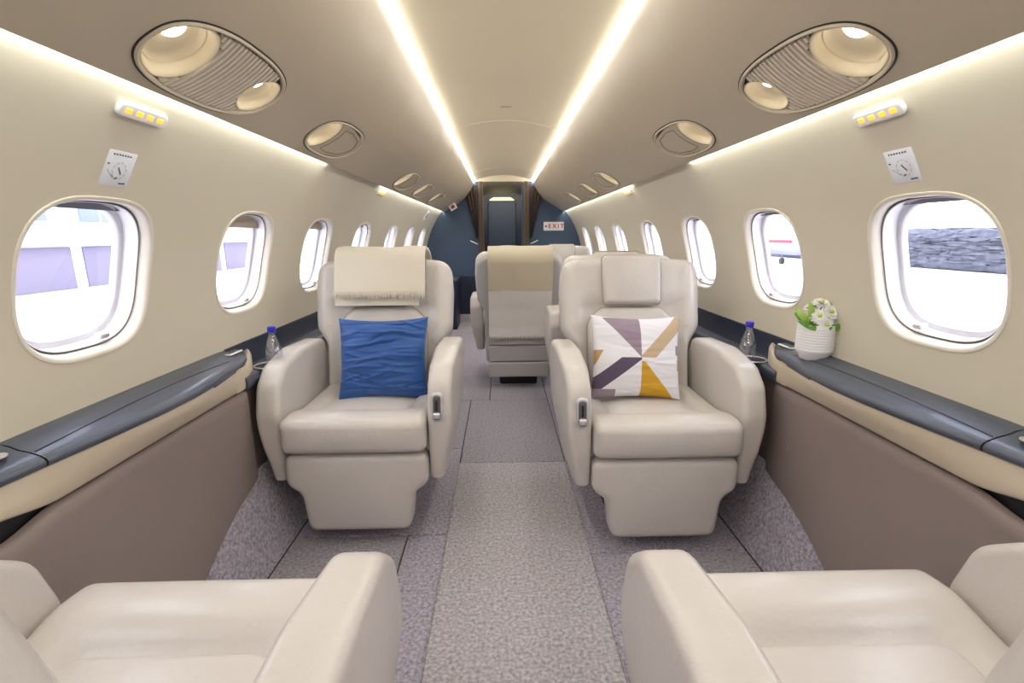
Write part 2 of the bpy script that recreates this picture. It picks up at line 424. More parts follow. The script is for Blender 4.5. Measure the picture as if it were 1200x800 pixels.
# ---------------------------------------------------------------- side ledges
LIP = [(YB, .962), (-1, .962), (0, .962), (.6, .962), (.80, .958), (.91, .945), (1.05, .925), (1.2, .910), (1.32, .906), (1.43, .914), (1.52, .930), (1.60, .940), (1.67, .954), (1.72, .970), (1.77, .993), (1.81, 1.019), (1.835, 1.045)]
def lipx(y):
    for (a, xa), (b, xb) in zip(LIP, LIP[1:]):
        if y <= b:
            u = (y - a) / (b - a); return xa + (xb - xa) * u
    return LIP[-1][1]
YS = [YB, -1, 0, .5] + [.6 + .02 * i for i in range(62)]
def ledge(side):
    nm = 'left' if side < 0 else 'right'
    t = empty('side_ledge', (side * .98, 0, 0))
    tag(t, 'slate topped bulging side ledge with cream band and taupe panel below the %s windows' % nm, 'ledge')
    ox = side * .98
    def P(x, y, z): return (side * x - ox, y, z)
    ys = [y for y in YS if y <= 1.835]
    def run(name, prof, m, y0=YB, y1=1.835):
        yy = [y0] + [y for y in ys if y0 < y < y1] + [y1]
        return loft([[P(*q) for q in prof(y)] for y in yy], False).build(name, m, t)
    def topp(y):
        x = lipx(y); xm = max(x + .004, min(1.0, x + .055)); xm = min(xm, 1.044)
        return [(1.050, y, .758), (max(1.0, x + .07) if x < .97 else x + .075, y, .752), (x + .055, y, .7445), (x + .030, y, .7375), (x + .014, y, .7315), (x + .004, y, .7255), (x, y, .718), (x + .001, y, .711), (x + .006, y, .706), (x + .02, y, .704)]
    run('ledge_top', topp, 'ledge', YB, .902); run('ledge_top', topp, 'ledge', .906, 1.835)
    def topz(x, y):
        q = topp(y)
        for a_, b_ in zip(q, q[1:]):
            if b_[0] <= x <= a_[0]: return b_[2] + (a_[2] - b_[2]) * (x - b_[0]) / (a_[0] - b_[0])
        return q[0][2]
    tube([P(.972, 0.91 + .02 * i, topz(.972, .91 + .02 * i) + .0006) for i in range(36)], .0011, 5).build('hinge_line', 'dark', t)
    def band(y):
        up = .022 * sm(.93, .78, y)
        x = lipx(y); xb = max(.953, x) if y < 1.70 else x + .004
        return [(x + .012, y, .706), (x + .008, y, .695), (x + (xb - x) * .4 + .004, y, .665), (xb, y, .632 + up), (xb + .004, y, .626 + up), (xb + .02, y, .622 + up)]
    run('cream_band', band, 'band', YB, 1.66)
    # end cap of the band turning to the wall
    def low_z(y): q = max(0, 1.672 - y); return max(0, .270 - .10 * q - .36 * q * q)
    def pan(y):
        z0 = low_z(y); xb = min(.951, .862 + .335 * z0)
        e = .006 * max(0, (y - 1.62) / .05)
        ztop = .613 - .020 * sm(.93, .80, y)
        return [(.975, y, ztop + .004), (.960 + e, y, ztop + .001), (.954 + e, y, ztop - .006), (.951 + e, y, ztop - .03), (.951 + e, y, .45), (.5 * (.951 + xb) + e, y, .5 * (.45 + z0)), (xb + e, y, z0 + .003), (xb + .02, y, z0)]
    run('lower_panel', pan, 'taupe', YB, 1.672)
    MB().add([P(.97, 1.672, .262), P(.97, 1.672, .615), P(.963, 1.672, .613), P(.963, 1.672, .262)], [(0, 1, 2, 3)]).build('panel_edge', 'taupe', t)
    loft([[P(.978, y, .62), P(.978, y, .28)] for y in (1.66, 2.4, YE)], False).build('rear_panel', 'taupe', t)
    loft([[P(.985, y, .635), P(.985, y, .55), P(.985, y, .0)] for y in (YB, 1.66)], False).build('pocket', 'dark', t)
    # recessed lower shelf behind the raised ledge
    loft([[P(1.046, y, .760), P(1.034, y, .755), P(1.030, y, .73), P(1.026, y, .672), P(1.02, y, .666)] for y in (1.70, 2.4, YE)], False).build('back_board', 'navy_dark', t)
    loft([[P(1.03, y, .667), P(.965, y, .666), P(.950, y, .662), P(.944, y, .654), P(.944, y, .632), P(.952, y, .618), P(.98, y, .615)] for y in (1.66, 1.8, 2.4, YE)], False).build('shelf', 'ledge', t)
    MB().add([P(1.03, 1.66, .667), P(.965, 1.66, .666), P(.950, 1.66, .662), P(.944, 1.66, .654), P(.944, 1.66, .632), P(.952, 1.66, .618), P(.98, 1.66, .615), P(1.03, 1.66, .615)], [tuple(range(8))]).build('shelf_end', 'ledge', t, False)
    # cup holder ring in the shelf
    cy = 1.815
    ring = lathe([(.052, .0), (.053, .003), (.051, .005), (.048, .004), (.047, .0)], 40, False, True); ring.xf(lambda v: Vector((v.x + side * .942 - ox, v.y + cy, v.z + .667))); ring = ring.build('cup_holder', 'chrome', t); dk = lathe([(.047, .001), (.0, .001)], 32, False, False); dk.xf(lambda v: Vector((v.x + side * .942 - ox, v.y + cy, v.z + .667))); dk.build('liner', 'dark', ring)
    # switch plate at the forward end of the raised ledge
    sy, sx = 1.705, 1.010
    pl = rbox(-.017, .017, -.040, .040, 0, .006, .004, k=2); pl.xf(lambda v: Vector((v.x + side * sx - ox, v.y + sy, v.z + .7425))); pl = pl.build('switch_plate', 'white', t)
    for j in range(3):
        b = rbox(-.011, .011, -.008, .008, .005, .0085, .003, k=2); b.xf(lambda v: Vector((v.x + side * sx - ox, v.y + sy - .023 + j * .023, v.z + .7425))); b.build('switch', 'steel', pl)
    c = lathe([(.020, 0), (.020, .002), (.017, .003), (.0, .003)], 24, False, False); c.xf(lambda v: Vector((v.x + side * 1.0 - ox, v.y + .86, v.z + .748))); c.build('phone_socket', 'chrome', t)
    # pull handle notch under the lip
    g = rbox(-.012, .006, 1.43, 1.60, .700, .716, .006, k=2); g.xf(lambda v: Vector((side * (lipx(v.y) + .010 - v.x * 1.0) - ox, v.y, v.z))); g.build('latch', 'ledge', t)
    # end wrap
    W_ = [(.951, 1.60), (.9515, 1.65), (.958, 1.705), (.973, 1.755), (.994, 1.80), (1.016, 1.838), (1.034, 1.862), (1.048, 1.875)]
    I_ = [(lipx(y) + .004, y) for y in (1.60, 1.65, 1.69, 1.73, 1.765, 1.79, 1.815, 1.833)]
    zt = lambda y: -.030 * (1 - sm(1.69, 1.77, y))
    loft([[P(x + .012, y - .010, .6225) for x, y in W_], [P(x + .002, y - .002, .6255) for x, y in W_], [P(x, y, .64) for x, y in W_], [P(x, y, .712 + zt(y)) for x, y in W_], [P(x + .003, y - .004, .725 + zt(y)) for x, y in W_], [P(x + .008, y - .008, .730 + zt(y)) for x, y in W_], [P(x + .006, y - .004, .722 + zt(y)) for x, y in I_]], False).build('end_wrap', 'band', t)
    return t
ledge(-1); ledge(1)

# ---------------------------------------------------------------- forward bulkhead, doorway, curtains
def section_x(z):
    if z > 1.812: return .385
    if z > 1.468:
        for (x0, z0), (x1, z1) in zip(VAL, VAL[1:]):
            if z1 <= z <= z0: return x0 + (x1 - x0) * (z0 - z) / max(1e-6, z0 - z1) + .02
        return .79
    if z > .735: return RC * math.cos(math.asin((z - HC) / RC)) + .01
    return 1.04
bk = empty('wall_back', (0, YE, 0)); struct(bk)
for a_, b_ in ((-1.03, -.285), (.245, 1.03)): rbox(a_, b_, .004, .03, .60, .64, .001, k=1).build('joint_strip', 'navy_dark', bk)  # filler added behind the panel joint to block sky light
for s, xd in ((-1, .275), (1, .235)):
    for z0, z1, m, nm2 in ((.11, .617, 'navy_dark', 'lower_panel'), (.622, 1.812, 'navy', 'upper_panel'), (0, .11, 'carpet_lit_pale', 'kick_panel')):
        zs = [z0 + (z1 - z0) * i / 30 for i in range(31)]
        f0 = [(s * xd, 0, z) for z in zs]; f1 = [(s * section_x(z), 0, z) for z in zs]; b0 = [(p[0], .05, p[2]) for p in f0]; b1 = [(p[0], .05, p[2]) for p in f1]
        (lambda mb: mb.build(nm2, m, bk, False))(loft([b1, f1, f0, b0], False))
zs = [1.812, 1.90]
MB().add([(-.40, .0, 1.83), (.40, 0, 1.83), (.40, 0, 1.95), (-.40, 0, 1.95)], [(0, 1, 2, 3)]).build('head_panel', 'ceil', bk, False)
# vestibule beyond
vs_ = empty('wall_front', (0, 8.3, 0)); struct(vs_)
MB().add([(-.45, 0, 0), (.45, 0, 0), (.45, 0, 1.95), (-.45, 0, 1.95)], [(0, 1, 2, 3)]).build('panel', 'navy_dark', vs_, False)
for s in (-1, 1):
    MB().add([(s * .33, -1.76, 0), (s * .33, 0, 0), (s * .33, 0, 1.95), (s * .33, -1.76, 1.95)], [(0, 1, 2, 3)]).build('side_panel', 'navy_dark', vs_, False)
loft([[(x, y, zc_ + .04 * (1 - (x / .33) ** 2)) for x in [-.33 + .066 * j for j in range(11)]] for y, zc_ in ((-1.76, 1.90), (0, 1.80))], False).build('vestibule_ceiling', 'ceil', vs_)
dr = empty('door_1', (0, 8.27, 0)); struct(dr)
slab(rpoly([(-.255, .0, .0), (.215, .0, .0), (.215, 1.70, .04), (-.255, 1.70, .04)]), .03, .01).build('door_leaf', 'navy', dr)
gl = rpoly([(-.24, 1.715, .01), (.20, 1.715, .01), (.12, 1.765, .06), (-.16, 1.765, .06)])
slab(gl, .02, .004).build('door_head_light', 'door_glow', dr)

vl = empty('added_vestibule_fill', (0, 6.57, 1.872)); tag(vl, 'added unseen fill light above the far doorway, brightening the vestibule ceiling and door', 'light')  # hidden fill strip, added to brighten the vestibule
rbox(-.26, .26, -.015, .010, -.012, .014, .004).build('housing', 'white', vl); MB().add([(-.25, .0115, -.012), (.25, .0115, -.012), (.25, .0115, .012), (-.25, .0115, .012)], [(0, 1, 2, 3)]).build('diffuser', 'vest_fill', vl, False)
# pleated curtains at the doorway
def pleat(name, top, bot, ztop, zbot, y, m, label, folds=5, amp=.012):
    o = None; rows = []; n = folds * 8
    for i in range(15):
        u = i / 14; a = top[0] + (bot[0] - top[0]) * u; b = top[1] + (bot[1] - top[1]) * u; row = []
        for j in range(n + 1):
            v = j / n; x = a + (b - a) * v; zt = ztop(x) if callable(ztop) else ztop
            row.append((x, y + amp * math.sin(v * folds * 2 * PI), zt + (zbot - zt) * u))
        rows.append(row)
    back = [[(p[0], p[1] + .004, p[2]) for p in r] for r in rows]
    mb = loft(rows, False); b2 = loft(back, False); mb.add(b2.v, [f[::-1] for f in b2.f])
    o = mb.build(name, m); tag(o, label, 'curtain'); return o
for s in (-1, 1):
    sd = 'left' if s < 0 else 'right'
    pleat('curtain', (s * .495, s * .335), (s * .362, s * .335), lambda x: 1.66 + (abs(.495) - abs(x)) * .95, 1.12, 6.44, 'curtain_dark', 'dark brown pleated curtain gathered at the %s side of the far doorway' % sd, 4, .014)
    pleat('curtain', (s * .325, s * .262), (s * .322, s * .258), 1.822, .55, 6.40, 'curtain', 'light taupe curtain column hanging at the %s doorpost of the far doorway' % sd, 3, .016)
    h = tube([(s * .44, 6.485, 1.085), (s * .43, 6.44, 1.08), (s * .36, 6.42, 1.05), (s * .345, 6.44, 1.045)], .007, 8).build('curtain_hook', 'white')
    tag(h, 'small pale curtain tieback hook on the %s blue bulkhead' % sd, 'hook')

# EXIT sign
def text_mesh(name, body, size, m, parent, loc, rot=(PI / 2, 0, 0), bold=.0):
    c = bpy.data.curves.new('t', 'FONT'); c.body = body; c.size = size; c.align_x = 'CENTER'; c.align_y = 'CENTER'; c.extrude = .0006; c.offset = bold
    t = bpy.data.objects.new('t', c); COL.objects.link(t); dg = bpy.context.evaluated_depsgraph_get(); me = bpy.data.meshes.new_from_object(t.evaluated_get(dg))
    bpy.data.objects.remove(t); bpy.data.curves.remove(c); me.materials.clear(); me.materials.append(M[m])
    o = bpy.data.objects.new(name, me); COL.objects.link(o); o.parent = parent; o.location = loc; o.rotation_euler = rot; return o
ex = empty('exit_sign', (.652, 6.492, 1.265)); tag(ex, 'white sign reading EXIT in red with an arrow on the blue bulkhead', 'sign')
rbox(-.134, .134, -.012, 0, -.056, .056, .006).build('sign_plate', 'white', ex)
text_mesh('sign_text', 'E X I T', .070, 'red', ex, (.030, -.0135, 0), bold=.002)
MB().add([(-.120, -.0135, 0), (-.096, -.0135, .018), (-.096, -.0135, -.018), (-.096, -.0135, .007), (-.086, -.0135, .007), (-.086, -.0135, -.007), (-.096, -.0135, -.007)], [(0, 2, 1), (3, 6, 5, 4)]).build('arrow', 'red', ex, False)

# low navy cabinet by the left bulkhead
cb = empty('galley_cabinet', (-.80, 6.15, 0)); tag(cb, 'low dark navy cabinet with a pale handle standing before the left bulkhead', 'cabinet')
rbox(-.13, .20, -.20, .26, .0, .60, .01).build('body', 'navy_dark', cb)
rbox(-.13, .215, -.215, .26, .60, .632, .01).build('cabinet_top', 'ledge', cb)
d = rbox(-.11, .185, -.215, -.20, .04, .58, .005).build('door', 'navy_dark', cb)
tube([(.150, -.217, .45), (.150, -.24, .46), (.150, -.24, .54), (.150, -.217, .55)], .006, 8).build('handle', 'white', d)

# ---------------------------------------------------------------- overhead lamp units
def half_w(a, b, n, y): return a * max(0, 1 - min(1, abs(y / b)) ** n) ** (1 / n)
def fix_frame(side, y):
    c = val_pt(side, y, FC); sx = Vector((side * .866, 0, -.5)); nrm = Vector((-side * .5, 0, -.866))   # sx outward-down, nrm into cabin
    return Matrix(((sx.x, 0, nrm.x, c.x), (0, 1, 0, c.y), (sx.z, 0, nrm.z, c.z), (0, 0, 0, 1)))
def make_fixture(side, y, kind, label):
    t = empty('reading_light_unit' if kind == 'unit' else 'reading_light'); t.matrix_world = Matrix.Translation(val_pt(side, y, FC)); T = fix_frame(side, y); Tr = T.to_3x3()
    tag(t, label, 'light')
    R = lambda mb: mb.xf(lambda v: Tr @ Vector(v))
    a, b = FA[kind], FB[kind]
    def ring(i, z): return [(p[1], p[0], z) for p in superell(b - i, a - i, FN, 96)]
    R(loft([ring(-.003, -.004), ring(-.002, .0035), ring(.001, .006), ring(.005, .0045), ring(.007, .0), ring(.007, -.008)], True)).build('rim', 'rim', t)
    R(loft([ring(-.006, -.001), ring(-.006, .0012), ring(-.002, .0015)], True)).build('shadow_gap', 'dark', t)
    cups = [(-.148, .080), (.166, .062)] if kind == 'unit' else [(-.135, .075)]
    def inside(p, cy, r):     # radius in direction clipped to the outline
        lo, hi = 0, r
        for _ in range(18):
            m_ = (lo + hi) / 2; x, yy = m_ * p[0], cy + m_ * p[1]
            ok = abs(x / (a - .007)) ** FN + abs(yy / (b - .007)) ** FN <= 1
            if ok: lo = m_
            else: hi = m_
        return lo
    n = 48
    for cy, r in cups:
        dirs = [(math.cos(2 * PI * i / n), math.sin(2 * PI * i / n)) for i in range(n)]
        rr = [inside(d_, cy, r) for d_ in dirs]
        L = []
        for f, dp in ((1.0, .001), (.97, .002), (.93, .0), (.90, -.006), (.86, -.014), (.82, -.026), (.81, -.024), (.78, -.029), (.74, -.034), (.68, -.039), (.55, -.042)):
            L.append([(d_[0] * q * f, cy + d_[1] * q * f, dp * r / .088) for d_, q in zip(dirs, rr)])
        cp = R(loft(L, True, False, True)).build('lamp_cup', 'cup', t)
        R(lathe([(.027 * r / .088, -.043), (.027 * r / .088, -.034), (.023 * r / .088, -.031), (.0, -.030)], 28, False, False, (-.020, cy - .016, .043 - .043 * r / .088))).build('lamp_lens', 'lamp', cp)
    # grille or cover between the cups
    cy0, r0 = cups[0]
    if kind == 'unit': cy1, r1 = cups[1]
    def yb(x, side2):
        if side2 == 0: return cy0 + math.sqrt(max(0, (r0 - .001) ** 2 - x * x)) if abs(x) < r0 else cy0
        if kind == 'unit': return cy1 - math.sqrt(max(0, (r1 - .001) ** 2 - x * x)) if abs(x) < r1 else cy1
        q = min(1, abs(x) / (a - .008)); return (b - .008) * (1 - q ** FN) ** (1 / FN)
    def G(u, tt):
        # u in -1..1 across, tt 0..1 along; boundary x clipped by outline at that y
        x = u * (a - .008)
        for _ in range(4):
            yy = yb(x, 0) * (1 - tt) + yb(x, 1) * tt; x = u * max(.002, half_w(a - .007, b - .007, FN, yy))
        return x, yb(x, 0) * (1 - tt) + yb(x, 1) * tt
    rows = [[(lambda q: (q[0], q[1], -.004 if kind == 'unit' else .003))(G(-1 + 2 * i / 24, j / 16)) for i in range(25)] for j in range(17)]
    if kind == 'unit':
        R(loft(rows, False)).build('grille_back', 'grille_gap', t)
        nr = 28
        for j in range(nr):
            yc_ = -.21 + .0155 * j; runs = []; cur = []
            for i in range(61):
                x = -a + 2 * a * i / 60; yy = yc_ + .020 * (1 - (x / a) ** 2)
                ok = abs(x / (a - .008)) ** FN + abs(yy / (b - .008)) ** FN <= 1 and math.hypot(x, yy - cy0) > r0 + .001 and math.hypot(x, yy - cy1) > r1 + .001
                if ok: cur.append((x, yy))
                elif cur: runs.append(cur); cur = []
            for rn in runs:
                if len(rn) < 5: continue
                rn = rn[::3] + ([rn[-1]] if (len(rn) - 1) % 3 else []); rws = [[], [], [], []]
                for x, yy in rn:
                    for k, (dy, z) in enumerate(((-.0058, -.004), (-.0038, .004), (.0038, .004), (.0058, -.004))): rws[k].append((x, yy + dy, z))
                R(loft(rws, False)).build('grille_slat', 'grille', t)
    else:
        R(loft(rows, False)).build('cover', 'valance', t)
        pts = [(lambda q: (q[0], q[1], .0032))(G(*p)) for p in [(-.72, .16), (-.35, .13), (0, .12), (.35, .13), (.72, .16), (.8, .5), (.7, .80), (.35, .86), (0, .88), (-.35, .86), (-.7, .80), (-.8, .5)]]
        R(tube(pts, .0014, 5, True)).build('cover_joint', 'grille_gap', t)
    return t
names = {1.225: 'nearest', 2.01: 'second', 3.45: 'third', 4.15: 'fourth', 4.97: 'farthest'}
for side in (-1, 1):
    sd = 'left' if side < 0 else 'right'
    for y, kind in FIX:
        if kind == 'unit': lb = 'large oval unit with ribbed grille and two lamps in the %s overhead panel' % sd
        elif y < 3: lb = 'small oval reading lamp with plain cover in the %s overhead panel, beside the ribbed unit' % sd
        else: lb = '%s oval reading lamp of the far three in the %s overhead panel' % ({3.45: 'nearest', 4.15: 'middle', 4.97: 'farthest'}[y], sd)
        make_fixture(side, y, kind, lb)['group'] = 'oval reading lights in the overhead panels'

# amber warning signs on the walls
def on_wall(side, y, z):
    s = math.asin((z - HC) / RC); c = wall_pt(side, y, s); n = Vector((-side * math.cos(s), 0, -math.sin(s))); up = Vector((-side * math.sin(s), 0, math.cos(s)))
    e = n.cross(up) * -1
    e = Vector((0, 1, 0)) * (1 if side < 0 else -1)   # image-right direction along the wall
    return c, Matrix(((e.x, up.x, n.x), (e.y, up.y, n.y), (e.z, up.z, n.z)))
for side, y in ((-1, 1.170), (1, 1.178)):
    c, R3 = on_wall(side, y, 1.419); t = empty('warning_light', c); tag(t, 'white capsule with four amber symbols high on the %s wall' % ('left' if side < 0 else 'right'), 'light')
    mb = slab(rpoly([(-.074, -.0165, .016), (.074, -.0165, .016), (.074, .0165, .016), (-.074, .0165, .016)]), .012, .005)
    mb.xf(lambda v: R3 @ Vector((v.x, v.z, -v.y + .004))); mb.build('housing', 'white', t)
    for j in range(4):
        q = rbox(-.0095, .0095, -.0062, .0062, .0085, .0115, .0028, k=3); q.xf(lambda v: R3 @ Vector((v.x - .048 + .032 * j, v.y, v.z))); q.build('amber_symbol', 'amber', t)
for side, y in ((-1, 3.33), (1, 3.39)):
    c, R3 = on_wall(side, y, 1.43); t = empty('warning_light', c); tag(t, 'tiny amber light farther along the %s wall under the dark cove' % ('left' if side < 0 else 'right'), 'light')
    q = rbox(-.07, .07, -.015, .015, 0, .008, .004); q.xf(lambda v: R3 @ v); q.build('housing', 'white', t)
    q = rbox(-.05, .05, -.009, .009, .007, .011, .003); q.xf(lambda v: R3 @ v); q.build('amber_symbol', 'amber', t)

# instruction cards above the first windows
for side, y in ((-1, 1.174), (1, 1.180)):
    c, R3 = on_wall(side, y, 1.304); t = empty('instruction_card', c); tag(t, 'white card with small printed diagram above the nearest %s window' % ('left' if side < 0 else 'right'), 'card')
    q = rbox(-.041, .041, -.042, .042, 0, .0016, .0006, k=1); q.xf(lambda v: R3 @ v); q.build('card', 'paper', t)
    mb = MB(); ml = MB()
    def bar(x0, y0, x1, y1, w_, dst):
        a_ = Vector((x0, y0)); b_ = Vector((x1, y1)); d_ = (b_ - a_).normalized(); n_ = Vector((-d_.y, d_.x)) * w_
        dst.add([R3 @ Vector((p.x, p.y, .0021)) for p in (a_ - n_, b_ - n_, b_ + n_, a_ + n_)], [(0, 1, 2, 3)])
    for j in range(7): bar(-.028 + j * .008, .033, -.0235 + j * .008, .0335, .0018, mb)
    bar(-.002, .004, .010, -.012, .0016, mb); bar(.012, -.034, .032, -.033, .0016, mb)
    bar(-.036, .010, -.030, .010, .0018, mb)
    for k in range(10):
        an = k / 10 * 2 * PI; bar(.003 + .02 * math.cos(an), -.004 + .02 * math.sin(an), .003 + .02 * math.cos(an + .4), -.004 + .02 * math.sin(an + .4), .0007, ml)
    bar(-.032, -.004, -.01, -.022, .0007, ml); bar(-.005, -.024, .004, -.020, .0014, mb)
    mb.build('printed_marks', 'ink', t, False); ml.build('printed_lines', 'ink_light', t, False)
c, R3 = on_wall(-1, 5.55, 1.375); t = empty('wall_placard', c); tag(t, 'small pale placard on the far left wall above the last windows', 'sign')
q = rbox(-.07, .07, -.055, .055, 0, .006, .002); q.xf(lambda v: R3 @ v); q.build('plate', 'paper', t)
q = rbox(-.04, .04, -.03, .03, .005, .008, .002); q.xf(lambda v: R3 @ v); q.build('dark_window', 'ink_light', t)
t = empty('smoking_sign', (-.632, 6.2, 1.502)); t.rotation_euler = (0, math.radians(-30), 0); tag(t, 'small tilted white sign with a red mark on the far end of the left valance', 'sign')
rbox(-.045, .045, -.005, .005, -.038, .038, .003).build('plate', 'white', t); rbox(-.024, .024, -.0065, -.004, -.020, .020, .001).build('red_mark', 'red', t)
# ceiling stencil marks
t = empty('ceiling_marking', (-.002, 3.13, arch(0) - .004)); tag(t, 'tiny dark printed marking in the middle of the arched ceiling', 'marking')
mb = MB()
for x in (-.022, .0, .022):
    for dx, dy, wx, wy in ((-.007, 0, .0018, .016), (.007, 0, .0018, .016), (0, .015, .007, .002), (0, -.015, .007, .002)):
        mb.add([(x + dx - wx, dy - wy, 0), (x + dx + wx, dy - wy, 0), (x + dx + wx, dy + wy, 0), (x + dx - wx, dy + wy, 0)], [(0, 1, 2, 3)])
mb.build('printed_marks', 'ink', t, False)

# ---------------------------------------------------------------- seats (local: front at y = 0 facing -y)
TILT = math.radians(14)
def lean(v, y0=.555, z0=.46):      # turn an upright slab (y = 0 plane, z up from z0) back by TILT
    z = v.z - z0; return Vector((v.x, y0 + v.y * math.cos(TILT) + z * math.sin(TILT), z0 + z * math.cos(TILT) - v.y * math.sin(TILT)))
def make_seat(label, group=None):
    t = empty('cabin_seat'); tag(t, label, 'seat', group)
    # base
    rbox(-.15, .15, .24, .54, 0.0, .12, .015).build('floor_base', 'dark', t)
    rbox(-.19, .19, .14, .56, .12, .37, .03).build('seat_frame', 'leather_side', t)
    # footrest: T-shaped front pad
    o = rpoly([(-.192, .062, .045), (.192, .062, .045), (.210, .212, .05), (.262, .248, .055), (.265, .368, .045), (-.265, .368, .045), (-.262, .248, .055), (-.210, .212, .05)], 8)
    mb = slab(o, .10, .028, .008); mb.xf(lambda v: Vector((v.x, v.y + .062 + (v.z - .2) * .03, v.z))); mb.build('footrest', 'leather', t)
    # cushion with raised front and side rolls
    mb = rbox(-.263, .263, 0, .56, .378, .506, .030, n=22, k=5)
    def cu(v):
        if v.z > .45:
            u = sm(.13, .165, v.y) * (1 - sm(.155, .20, abs(v.x)))
            front = math.exp(-((v.y - .085) / .06) ** 2)
            v = v + Vector((0, 0, .010 * front - .030 * u - .016 * sm(.05, .25, v.y)))
        if v.y < .06: v.y -= .010 * (1 - (v.x / .27) ** 4) * math.exp(-((v.z - .445) / .05) ** 2)
        return v
    mb.xf(cu); mb.build('seat_cushion', 'leather', t)
    o = rpoly([(-.178, .155, .05), (.178, .155, .05), (.182, .55, .02), (-.182, .55, .02)], 8)
    mb = slab(o, .06, .018, .014); mb.xf(lambda v: Vector((v.x, v.z, .455 - v.y - .02 * sm(.15, .5, v.z)))); mb.build('seat_pad', 'leather', t)
    # backrest shell + wings
    o = rpoly([(-.255, .40, .03), (.255, .40, .03), (.262, .66, .06), (.312, .735, .05), (.318, .90, .15), (.308, 1.048, .125), (.0, 1.070, .5), (-.308, 1.048, .125), (-.318, .90, .15), (-.312, .735, .05), (-.262, .66, .06)], 8)
    mb = slab(o, .11, .045, .006, rings=(.93, .85, .75, .62, .48, .3, .15)); 
    def bf(v):
        if v.y < -.03:
            wx = sm(.19, .25, abs(v.x)); v = v + Vector((0, .022 * (1 - wx) * (1 - sm(.83, .87, v.z)), 0))
            v = v + Vector((0, -.016 * wx * math.exp(-((abs(v.x) - .26) / .05) ** 2), 0))
            v.y += .004 * math.sin(v.z * 60 + abs(v.x) * 90) * wx * sm(.9, .75, v.z) * sm(.6, .7, v.z)
        return lean(v)
    mb.xf(bf); mb.build('backrest', 'leather', t)
    # inner back pad
    o = rpoly([(-.185, .45, .03), (.185, .45, .03), (.196, .60, .1), (.196, .775, .09), (.13, .832, .07), (-.13, .832, .07), (-.196, .775, .09), (-.196, .60, .1)], 8)
    mb = slab(o, .07, .028, .016); mb.xf(lambda v: lean(v + Vector((0, -.035, 0)))); mb.build('back_pad', 'leather', t)
    tube([lean(Vector((p.x, -.040, p.y))) for p in inset(o if area(o) > 0 else o[::-1], -.001)], .003, 6, True).build('piping', 'piping', t)
    # headrest
    o = rpoly([(-.126, .842, .02), (.126, .842, .02), (.131, .98, .04), (.130, 1.060, .022), (-.130, 1.060, .022), (-.131, .98, .04)], 6)
    mb = slab(o, .085, .022, .012); mb.xf(lambda v: lean(v + Vector((0, -.050, 0)))); mb.build('headrest', 'leather', t)
    tube([lean(Vector((p.x, -.068 if p.y < 1.0 else -.062, p.y))) for p in inset(o if area(o) > 0 else o[::-1], -.002)], .0032, 6, True).build('piping', 'piping', t)
    # rear shell
    o = rpoly([(-.25, .20, .03), (.25, .20, .03), (.258, .64, .06), (.305, .72, .05), (.308, .89, .15), (.298, 1.030, .12), (.0, 1.052, .5), (-.298, 1.030, .12), (-.308, .89, .15), (-.305, .72, .05), (-.258, .64, .06)], 8)
    mb = slab(o, .05, .022, .012); mb.xf(lambda v: lean(v + Vector((0, .065, 0)))); mb.build('back_shell', 'leather_side', t)
    for z0, z1, dy, m_ in ((.345, .455, 0, 'leather_side'), (.215, .340, -.005, 'leather_side'), (.095, .210, .0, 'leather_side')):
        mb = rbox(-.228, .228, .60 + dy, .675 + dy, z0, z1, .012, n=8)
        if z0 > .3: mb.xf(lambda v: v + Vector((0, .006 * math.sin(v.z * 110 + 12 * v.x * v.x * 8), 0)))
        mb.build('skirt_panel', m_, t)
    # armrests
    prof = [(.018, .252, .012), (.0, .38, .12), (.0, .52, .12), (.030, .622, .08), (.105, .682, .09), (.28, .710, .2), (.52, .700, .04), (.56, .62, .06), (.52, .46, .1), (.40, .252, .06)]
    for s in (-1, 1):
        mb = slab(rpoly(prof, 8), .098, .021, .003, rings=(.85, .6, .3))
        def af(v):
            d = v.y; y, z = v.x, v.z
            low = sm(.50, .25, z)
            x = .316 + d
            if d > 0: x -= .034 * low
            x += .010 * sm(.3, 0, y) * (-1 if d > 0 else 0)
            return Vector((s * x, y + .035, z))
        mb.xf(af)
        if s < 0: mb.f = [f[::-1] for f in mb.f]
        mb.f = [f[::-1] for f in mb.f]
        arm = mb.build('armrest', 'leather', t)
        mb = tube([(s * .270, .048 + .0 * k, .30 + .0 * k) for k in range(1)] + [(s * .2705, .2, .25)], .001, 4)
    return t
def add_control(seat, s):
    arm = [c for c in kids(seat) if c.name.startswith('armrest')][0 if s < 0 else 1]
    def F(mb): return mb.xf(lambda v: Vector((s * .305 + v.x, .0325 + v.y + (v.z) * .16 * (1 if v.z > 0 else .2), .545 + v.z)))
    o = rpoly([(-.022, -.054, .0215), (.022, -.054, .0215), (.022, .054, .0215), (-.022, .054, .0215)], 8)
    F(slab(o, .012, .004)).build('control_plate', 'chrome', arm)
    o = rpoly([(-.014, -.045, .0135), (.014, -.045, .0135), (.014, .045, .0135), (-.014, .045, .0135)], 8)
    F(slab(o, .012, .003).xf(lambda v: v + Vector((0, -.002, 0)))).build('control_slot', 'steel', arm)
    F(rbox(-.004, .004, -.0125, -.008, -.012, .030, .002)).build('control_groove', 'dark', arm)
    F(rbox(-.013, .013, -.022, -.006, -.038, -.016, .006)).build('control_knob', 'chrome', arm)
    F(rbox(-.010, .010, -.012, -.006, -.044, -.039, .002)).build('control_tab', 'steel', arm)

